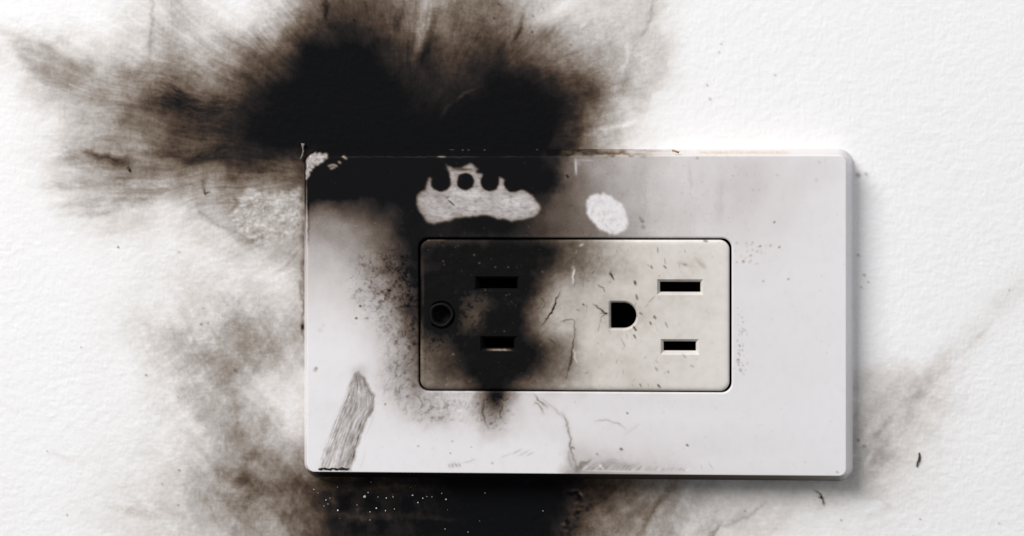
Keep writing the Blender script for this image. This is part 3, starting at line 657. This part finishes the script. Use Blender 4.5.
def plain(name, col, rough=.7, spec=.3, noise=.35, scale=2500):
    m = bpy.data.materials.new(name); m.use_nodes = True
    nt = m.node_tree; N = nt.nodes; L = nt.links; bs = N['Principled BSDF']
    tc = N.new('ShaderNodeTexCoord'); nz = N.new('ShaderNodeTexNoise'); nz.inputs['Scale'].default_value = scale; nz.inputs['Detail'].default_value = 3
    L.new(tc.outputs['Object'], nz.inputs['Vector'])
    rp = N.new('ShaderNodeValToRGB'); L.new(nz.outputs[0], rp.inputs[0])
    rp.color_ramp.elements[0].position = .3; rp.color_ramp.elements[1].position = .7
    rp.color_ramp.elements[0].color = (*[c * (1 - noise) for c in col], 1)
    rp.color_ramp.elements[1].color = (*[min(1, c * (1 + noise)) for c in col], 1)
    L.new(rp.outputs[0], bs.inputs['Base Color'])
    bs.inputs['Roughness'].default_value = rough; bs.inputs['Specular IOR Level'].default_value = spec
    return m
M_dark = plain('dark_cavity', (.012, .011, .010), .9, .05)  # near-black colour stands in for the shade deep inside
M_char = plain('charred_crust', (.010, .009, .009), .55, .25)
M_flake = plain('soot_flake', (.06, .05, .045), .8, .15)
M_crumb = plain('white_plaster_crumb', (.74, .72, .70), .8, .2, .15)
M_ash = plain('grey_ash_crust', (.18, .155, .14), .8, .2, .6, 3500)
M_sleeve = plain('charred_sleeve', (.006, .0055, .006), .6, .09)

# ------------------------------------------------------------------ mesh helpers
def grid_mesh(name, V, F, mat, parent=None, soot=None, scorch=None, smooth=True):
    """V (n,3) in mm, F (m,4) or (m,3) int"""
    me = bpy.data.meshes.new(name)
    V = np.ascontiguousarray(V, np.float32) * MM
    F = np.ascontiguousarray(F, np.int32); k = F.shape[1]
    me.vertices.add(len(V)); me.vertices.foreach_set('co', V.ravel())
    me.loops.add(F.size); me.loops.foreach_set('vertex_index', F.ravel())
    me.polygons.add(len(F)); me.polygons.foreach_set('loop_start', np.arange(0, F.size, k, dtype=np.int32))
    me.polygons.foreach_set('use_smooth', np.full(len(F), smooth))
    me.update(calc_edges=True)
    for nm, a in (('soot', soot), ('scorch', scorch)):
        if a is not None:
            t = me.attributes.new(nm, 'FLOAT', 'POINT'); t.data.foreach_set('value', np.ascontiguousarray(a, np.float32))
    me.materials.append(mat)
    o = bpy.data.objects.new(name, me); COL.objects.link(o)
    if parent: o.parent = parent
    return o

def tag(o, label=None, cat=None, group=None, kind=None):
    if label: o['label'] = label
    if cat: o['category'] = cat
    if group: o['group'] = group
    if kind: o['kind'] = kind
    return o

def rings(loops, closed=True):
    """quads between successive loops of equal length"""
    n = len(loops[0]); V = np.concatenate(loops)
    i = np.arange(n); j = (i + 1) % n
    F = []
    for k in range(len(loops) - 1):
        a = k * n; b = a + n
        F.append(np.stack([a + i, a + j, b + j, b + i], 1))
    return V, np.concatenate(F)

def rr_loop(x0, x1, z0, z1, r, nx, nz, na):
    """rounded rectangle seen from the front (-Y), counted so that outward rings face the viewer"""
    pts = []
    def side(a, b, n): 
        t = np.linspace(0, 1, n, endpoint=False)[:, None]; pts.append(np.array(a) * (1 - t) + np.array(b) * t)
    def arc(cx, cz, a0):
        t = np.radians(np.linspace(a0, a0 - 90, na, endpoint=False)); pts.append(np.stack([cx + r * np.cos(t), cz + r * np.sin(t)], 1))
    side((x0 + r, z1), (x1 - r, z1), nx); arc(x1 - r, z1 - r, 90)
    side((x1, z1 - r), (x1, z0 + r), nz); arc(x1 - r, z0 + r, 0)
    side((x1 - r, z0), (x0 + r, z0), nx); arc(x0 + r, z0 + r, -90)
    side((x0, z0 + r), (x0, z1 - r), nz); arc(x0 + r, z1 - r, -180)
    return np.concatenate(pts)
def lift(l2, y):
    return np.column_stack([l2[:, 0], np.full(len(l2), y), l2[:, 1]])

# ------------------------------------------------------------------ the wall
wall_s = make_wall_sheet()
def spread(lo, hi, far_lo, far_hi):
    c = list(np.arange(lo, hi + .1, 1.0))
    a = []; x = lo; st = 1.5
    while x > far_lo: x -= st; st = min(st * 1.12, 60); a.append(x)
    b = []; x = hi; st = 1.5
    while x < far_hi: x += st; st = min(st * 1.12, 60); b.append(x)
    return np.array(a[::-1] + c + b)
gx = spread(-14, 1038, -1800, 2900); gy = spread(-14, 550, -1900, 2200)
PX, PY = np.meshgrid(gx, gy)
# lay the grid out on the wall itself (plain rectangular spacing in mm)
sc = 0.2092
GXm = (PX - 578) * sc; GZm = (313 - PY) * sc
sx, sy = to_sheet(GXm, GZm, H_WALL)
so = wall_s.sample(sx, sy); re_ = wall_s.sample(sx, sy, wall_s.rel)
nxg, nyg = len(gx), len(gy)
V = np.column_stack([GXm.ravel(), -re_.ravel(), GZm.ravel()])
idx = np.arange(nxg * nyg).reshape(nyg, nxg)
F = np.stack([idx[:-1, :-1], idx[1:, :-1], idx[1:, 1:], idx[:-1, 1:]], -1)
cxm = GXm[:-1, :-1]; czm = GZm[:-1, :-1]
keep = ~((np.abs(cxm) < 50) & (np.abs(czm) < 27))
wall = grid_mesh('wall', V, F[keep], M_wall, None, so.ravel())
tag(wall, kind='structure')

# ------------------------------------------------------------------ the outlet
outlet = bpy.data.objects.new('electrical_outlet', None); COL.objects.link(outlet)
tag(outlet, 'burnt white wall outlet with sooty cover plate mounted sideways on the wall', 'outlet')

plate_s = make_plate_sheet()
WF, HF, MB = 56.0, 32.81, 1.67
ox0, oz1 = from_sheet(418.6, 238.0, H_FACE); ox1, oz0 = from_sheet(731.6, 392.6, H_FACE)
oz0b = from_sheet(418.6, 390.6, H_FACE)[1]
oz0 = (oz0 + oz0b) / 2
NX, NZ, NA = 545, 320, 22
def inner(d, y): return lift(rr_loop(ox0 - d, ox1 + d, oz0 - d, oz1 + d, 2.1 + d, NX, NZ, NA), y)
def outer(d, y, r): return lift(rr_loop(-WF - d, WF + d, -HF - d - .22, HF + d, r, NX, NZ, NA), y)
loops = [inner(0, -.2), inner(0, -2.5), inner(0, -4.9), inner(.04, -5.25), inner(.16, -5.44), inner(.34, FACE_Y)]
a = inner(.34, FACE_Y); b_ = outer(-.10, FACE_Y, 1.3)
for t in np.linspace(0, 1, 106)[1:]: loops.append(a * (1 - t) + b_ * t)
for d, y, r in [(-.04, -5.488, 1.38), (.02, -5.45, 1.5), (.07, -5.36, 1.7), (.14, -5.05, 1.9), (.26, -4.6, 2.0), (.55, -3.7, 2.3), (.85, -2.8, 2.5), (1.15, -1.8, 2.7), (1.42, -.9, 2.9), (MB, .15, 3.1)]:
    loops.append(outer(d, y, r))
V, F = rings(loops)
u, v = to_sheet(V[:, 0], V[:, 2], H_FACE)
so = plate_s.sample(u, v); sr = plate_s.sample(u, v, plate_s.rust); rl = plate_s.sample(u, v, plate_s.rel)
flat = V[:, 1] < -5.495
V[flat, 1] -= rl[flat]
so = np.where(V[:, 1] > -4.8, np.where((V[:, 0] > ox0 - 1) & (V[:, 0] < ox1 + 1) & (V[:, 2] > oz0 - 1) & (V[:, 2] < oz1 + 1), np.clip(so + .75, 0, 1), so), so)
so = np.where((V[:, 2] > HF + .12) & (V[:, 1] > -5.3), np.maximum(so, .09), so)
und = (V[:, 2] < -HF - .12) & (V[:, 1] > -5.42)           # lower edge: soot, darkened further to paint in its shade
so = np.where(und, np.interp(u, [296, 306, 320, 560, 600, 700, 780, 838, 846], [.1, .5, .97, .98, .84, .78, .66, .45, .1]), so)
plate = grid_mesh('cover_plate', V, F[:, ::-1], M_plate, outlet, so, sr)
plate['label'] = 'white plastic cover plate with soot and wiped finger marks'

# receptacle ---------------------------------------------------------------
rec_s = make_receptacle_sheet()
RY = -5.75
GAP = .34
rx0, rx1, rz0, rz1 = ox0 + GAP, ox1 - GAP * 1.35, oz0 + GAP * .8, oz1 - GAP
CM = 2.4                                   # ring width between the core and the rim
def P2(px, py): return from_sheet(px, py, plane_h(RY))
def rect_of(x0, y0, x1, y1):
    (a, b), (c, d) = P2(x0, y0), P2(x1, y1)
    return a, c, d, b                      # x0, x1, z0, z1
SLOTS = [  # outer chamfer edge, inner opening (sheet units)
    ((657.0, 279.2, 703.2, 295.2), (659.8, 281.8, 700.4, 292.0)),
    ((660.6, 339.0, 699.2, 355.0), (663.4, 341.4, 695.8, 350.8)),
    ((474.8, 276.2, 519.2, 291.6), (477.4, 278.6, 516.8, 288.6)),
    ((480.2, 336.0, 517.6, 351.6), (482.6, 338.6, 513.6, 348.4)),
]
slot_rects = [rect_of(*o) for o, _ in SLOTS]
gd_block = rect_of(602, 294, 645, 338); gr_block = rect_of(423.6, 297, 459, 332.5)
holes = slot_rects + [gd_block, gr_block]
kx0, kx1, kz0, kz1 = rx0 + CM, rx1 - CM, rz0 + CM, rz1 - CM
gr_block = (max(gr_block[0], kx0 + .02), gr_block[1], gr_block[2], gr_block[3]); holes[-1] = gr_block
def lines(lo, hi, cuts, step):
    c = sorted(set([lo, hi] + [q for q in cuts if lo < q < hi])); out = []
    for p_, q_ in zip(c[:-1], c[1:]):
        n = max(1, int(round((q_ - p_) / step))); out += list(np.linspace(p_, q_, n, endpoint=False))
    return np.array(out + [hi])
lx = lines(kx0, kx1, [q for h in holes for q in h[:2]], .17); lz = lines(kz0, kz1, [q for h in holes for q in h[2:]], .17)
A, B = np.meshgrid(lx, lz)
Vc = np.column_stack([A.ravel(), np.full(A.size, RY), B.ravel()])
idx = np.arange(A.size).reshape(A.shape)
Fc = np.stack([idx[:-1, :-1], idx[:-1, 1:], idx[1:, 1:], idx[1:, :-1]], -1)
mxx = (A[:-1, :-1] + A[1:, 1:]) / 2; mzz = (B[:-1, :-1] + B[1:, 1:]) / 2
keep = np.ones(mxx.shape, bool)
for h in holes: keep &= ~((mxx > h[0]) & (mxx < h[1]) & (mzz > h[2]) & (mzz < h[3]))
parts = [(Vc, Fc[keep])]
# rim
na, nz_, nr = 420, 200, 18
def rim(d, y, r): return lift(rr_loop(rx0 + d, rx1 - d, rz0 + d, rz1 - d, r, na, nz_, nr), y)
core = lift(rr_loop(kx0, kx1, kz0, kz1, .004, na, nz_, nr), RY); edge = rim(1.0, RY, 1.4)
lp = [core * (1 - t) + edge * t for t in np.linspace(0, 1, 13)] + [rim(.6, RY + .03, 1.6), rim(.3, RY + .10, 1.8), rim(.1, RY + .24, 1.95), rim(0, RY + .5, 2.05), rim(0, -3.0, 2.05), rim(0, .5, 2.05)]
Vr, Fr = rings(lp); parts.append((Vr, Fr[:, ::-1]))
# star-shaped patches round the two earth holes
def star(block, hole_fn, n=200, nrad=18, extra=()):
    x0, x1, z0, z1 = block; cx, cz = extra
    an = np.linspace(0, 2 * np.pi, n, endpoint=False)
    an = np.sort(np.concatenate([an, [math.atan2(zz - cz, xx - cx) % (2 * math.pi) for xx in (x0, x1) for zz in (z0, z1)]]))
    c, s = np.cos(an), np.sin(an)
    with np.errstate(divide='ignore'):
        tx = np.where(c > 0, (x1 - cx) / c, np.where(c < 0, (x0 - cx) / c, 1e9)); tz = np.where(s > 0, (z1 - cz) / s, np.where(s < 0, (z0 - cz) / s, 1e9))
    ro = np.minimum(np.abs(tx), np.abs(tz))
    ri = hole_fn(an)
    L = lambda r, y: np.column_stack([cx + r * c, np.full(len(c), y), cz + r * s])
    return [L(ri * (1 - t) + ro * t, RY) for t in np.linspace(1, 0, nrad)], L, ri
def d_hole(w, e, h, rc):
    """flat on the left at -w, half round on the right reaching +e, half height h"""
    def f(an):
        out = []
        for t in an:
            c, s = math.cos(t), math.sin(t); lo, hi = 0, 6
            for _ in range(30):
                r = (lo + hi) / 2; x, z = r * c, r * s
                xr = e - h * .98
                inside = (-w <= x <= xr and abs(z) <= h and not (x < -w + rc and abs(z) > h - rc and math.hypot(x + w - rc, abs(z) - h + rc) > rc)) or (x > xr and math.hypot(x - xr, z) <= h)
                lo, hi = (r, hi) if inside else (lo, r)
            out.append(lo)
        return np.array(out)
    return f
gdc = P2(623.5, 315.4); grc = P2(441.2, 314.8)
k = .2075
lpD, LD, riD = star(gd_block, d_hole(15.4 * k, 15.0 * k, 15.2 * k, .4), extra=gdc)
Vd, Fd = rings(lpD); parts.append((Vd, Fd))
lpR, LR, riR = star(gr_block, lambda an: np.full(len(an), 14.2 * k), extra=grc)
Vq, Fq = rings(lpR); parts.append((Vq, Fq))
Vs, Fs, off = [], [], 0
for v_, f_ in parts: Vs.append(v_); Fs.append(f_ + off); off += len(v_)
V = np.concatenate(Vs); F = np.concatenate(Fs)
def rec_soot(V, extra=0):
    u, v = to_sheet(V[:, 0], V[:, 2], H_FACE)
    return np.clip(rec_s.sample(u, v) + extra, 0, 1), u, v
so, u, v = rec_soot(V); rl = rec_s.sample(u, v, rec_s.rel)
flat = V[:, 1] < RY + .1
V[flat, 1] -= rl[flat] * np.clip((RY + .1 - V[flat, 1]) / .1, 0, 1)
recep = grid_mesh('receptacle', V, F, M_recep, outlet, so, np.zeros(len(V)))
recep['label'] = 'ivory receptacle face, its left half burnt black'

def rect_loop(x0, x1, z0, z1, y, r=.18): return lift(rr_loop(x0, x1, z0, z1, r, 24, 10, 5), y)
for n, (o_, i_) in enumerate(SLOTS):
    R1 = rect_of(*o_); R2 = rect_of(*i_)
    lo = rect_loop(*R1, RY, .03); li = rect_loop(*R2, RY + .75, .08); lm = lo * .5 + li * .5; lm[:, 1] = RY + .30
    l0 = rect_loop(R1[0] - .05, R1[1] + .05, R1[2] - .05, R1[3] + .05, RY + .03, .05)
    V, F = rings([l0, lo, lm, li, rect_loop(*R2, RY + 1.6, .08)])
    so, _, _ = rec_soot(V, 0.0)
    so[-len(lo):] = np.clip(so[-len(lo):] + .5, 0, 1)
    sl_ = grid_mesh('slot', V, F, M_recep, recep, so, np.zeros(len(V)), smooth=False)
    lw = [rect_loop(*R2, RY + 1.6, .08), rect_loop(*R2, 4.0, .08)]
    c = lw[-1].mean(0); lw.append(lw[-1] * .02 + c * .98)
    V, F = rings(lw)
    grid_mesh('contact_well', V, F, M_dark, recep, smooth=False)
# earth hole on the right
LDf = [LD(riD + .05, RY + .03), LD(riD, RY), LD(riD * .90, RY + .30), LD(riD * .83, RY + .8), LD(riD * .83, RY + 1.5)]
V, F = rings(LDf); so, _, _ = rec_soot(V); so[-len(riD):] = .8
grid_mesh('ground_hole', V, F, M_recep, recep, so, np.zeros(len(V)))
V, F = rings([LD(riD * .83, RY + 1.5), LD(riD * .83, 4.0), LD(riD * .02, 4.0)])
grid_mesh('contact_well', V, F, M_dark, recep)
# charred sleeve in the left earth hole
def wob(r, s): 
    an = np.linspace(0, 2 * np.pi, len(riR), endpoint=False); return r * (1 + .03 * np.sin(3 * an + s) + .02 * np.sin(5 * an + 2 * s))
prof = [(14.3, .05), (14.1, .5), (12.9, .9), (12.6, .5), (12.2, .0), (11.4, -.28), (10.4, -.30), (9.4, -.10), (8.7, .4), (8.3, 1.2), (8.0, 2.6), (4.0, 2.7), (.3, 2.7)]
V, F = rings([LR(wob(r * k, .7 if 8 < r < 13.5 else 0), RY + d) for r, d in prof])
sv = grid_mesh('ground_sleeve', V, F, M_sleeve, recep)
sv['label'] = 'blackened ring in the left ground hole'

# charred bead on the plate's lower left edge
def blob_tube(pts, rad, n=8, jit=.25, seed=1):
    rr = random.Random(seed); Ls = []
    P = [np.array(p, float) for p in pts]
    for i, p in enumerate(P):
        d = P[min(i + 1, len(P) - 1)] - P[max(i - 1, 0)]; d /= np.linalg.norm(d) + 1e-9
        a = np.cross(d, [0, 1, 0.01]); a /= np.linalg.norm(a) + 1e-9; b = np.cross(d, a)
        r = rad(i / (len(P) - 1)) if callable(rad) else rad
        Ls.append(np.array([p + r * (1 + rr.uniform(-jit, jit)) * (math.cos(t) * a + math.sin(t) * b) for t in np.linspace(0, 2 * np.pi, n, endpoint=False)]))
    Ls = [np.repeat(P[0][None], n, 0)] + Ls + [np.repeat(P[-1][None], n, 0)]
    return rings(Ls)
def onf(px, py, y): 
    x, z = from_sheet(px, py, plane_h(y)); return (x, y, z)
pts = [onf(317.5 + 32.5 * t, 468.9 + .9 * math.sin(t * 23) * .5, -5.45) for t in np.linspace(0, 1, 26)]
V, F = blob_tube(pts, lambda t: .22 * min(1, 8 * t + .3, 6 * (1 - t) + .3) * (.8 + .5 * abs(math.sin(t * 19))), 8, .3, 4)
ch = grid_mesh('char_bead', V, F, M_char, outlet)
ch['label'] = 'black charred bead on the lower edge'

# ------------------------------------------------------------------ loose bits
def sliver(name, pts, rad, y, mat, label, cat, group=None, seed=1, jit=.25):
    base = np.array(onf(*pts[len(pts) // 2], y))
    P = [np.array(onf(*p, y)) - base for p in pts]
    V, F = blob_tube(P, rad, 7, jit, seed)
    o = grid_mesh(name, V, F, mat); o.location = base * MM
    return tag(o, label, cat, group)
sliver('soot_flake', [(919.0, 452.5), (919.6, 456), (919.2, 460), (917.4, 463), (916.8, 467)], lambda t: .22 * math.sin(math.pi * min(max(t, .12), .9)) + .03, -.18, M_flake, 'dark curled soot flake on the bare wall right of the plate', 'soot flake', seed=3)
sliver('soot_flake', [(127.6, 166.5), (129, 168.6), (129.8, 171.4)], lambda t: .24, -.15, M_flake, 'tiny dark soot flake on the wall in the grey smears far left', 'soot flake', seed=5)
sliver('scorched_sliver', [(672, 150.6), (675, 151), (679, 152.6)], lambda t: .2, -5.0, plain('scorched_tan', (.38, .26, .14), .8, .2), 'small tan scorched sliver on the upper edge of the cover plate', 'sliver', seed=6)
sliver('melted_drip', [(303.2, 143.5), (302.8, 147), (303.4, 151), (302.6, 155), (301, 159.5)], lambda t: .42 if t < .2 else .16 + .1 * t, -.6, M_ash, 'grey melted drip on the wall at the upper left plate corner', 'melted drip', seed=8, jit=.4)

# white crumbs stuck in the black soot under and over the plate
def crumbs(name, spots, y, label, cat):
    Vs, Fs, off = [], [], 0
    rr = random.Random(5)
    for (x, z_, r) in spots:
        c = np.array(onf(x, z_, y)); n = 6; Ls = []
        for q in (-1, -.5, .5, 1):
            rad = r * math.sqrt(max(0, 1 - q * q * .98)) 
            Ls.append(np.array([c + np.array([rad * math.cos(t) * rr.uniform(.7, 1.2), q * r * .6, rad * math.sin(t) * rr.uniform(.7, 1.2)]) for t in np.linspace(0, 2 * np.pi, n, endpoint=False)]))
        v_, f_ = rings(Ls); Vs.append(v_); Fs.append(f_ + off); off += len(v_)
    o = grid_mesh(name, np.concatenate(Vs), np.concatenate(Fs), M_crumb, smooth=False)
    return tag(o, label, cat, kind='stuff')
rr = random.Random(21)
sp = [(364.6, 496.6, .34), (368, 492.5, .15), (338, 510.4, .2), (314, 489.5, .13), (337.5, 487, .12), (386.4, 498, .16), (393, 497, .13), (412.5, 495.3, .2), (418, 502.6, .17), (422.8, 498.2, .18), (427, 496.6, .1), (441.8, 493.4, .14), (446, 499.4, .17), (376.4, 508.2, .17), (385.5, 510.8, .13), (394.5, 509, .11), (370, 512, .12), (378, 497, .1), (326, 500, .13), (328, 504, .1), (324, 506, .1), (330, 498, .1), (371, 482, .1), (432, 497, .1), (445, 529, .1), (485, 493, .1), (543, 511, .1), (468, 532, .1), (357, 505, .1), (318, 493, .1), (370, 520, .1)]
sp += [(rr.uniform(312, 480), rr.uniform(484, 534), rr.uniform(.03, .065)) for _ in range(8)]
crumbs('plaster_crumbs', sp, -.10, 'white plaster crumbs scattered in the black soot under the plate', 'crumbs')

# dark back box behind the opening
V, F = rings([lift(rr_loop(-51.5, 51.5, -28.5, 28.5, 1, 4, 4, 3), .3), lift(rr_loop(-51.5, 51.5, -28.5, 28.5, 1, 4, 4, 3), 40), lift(rr_loop(-.1, .1, -.1, .1, .01, 4, 4, 3), 40)])
grid_mesh('back_box', V, F, M_dark, outlet)
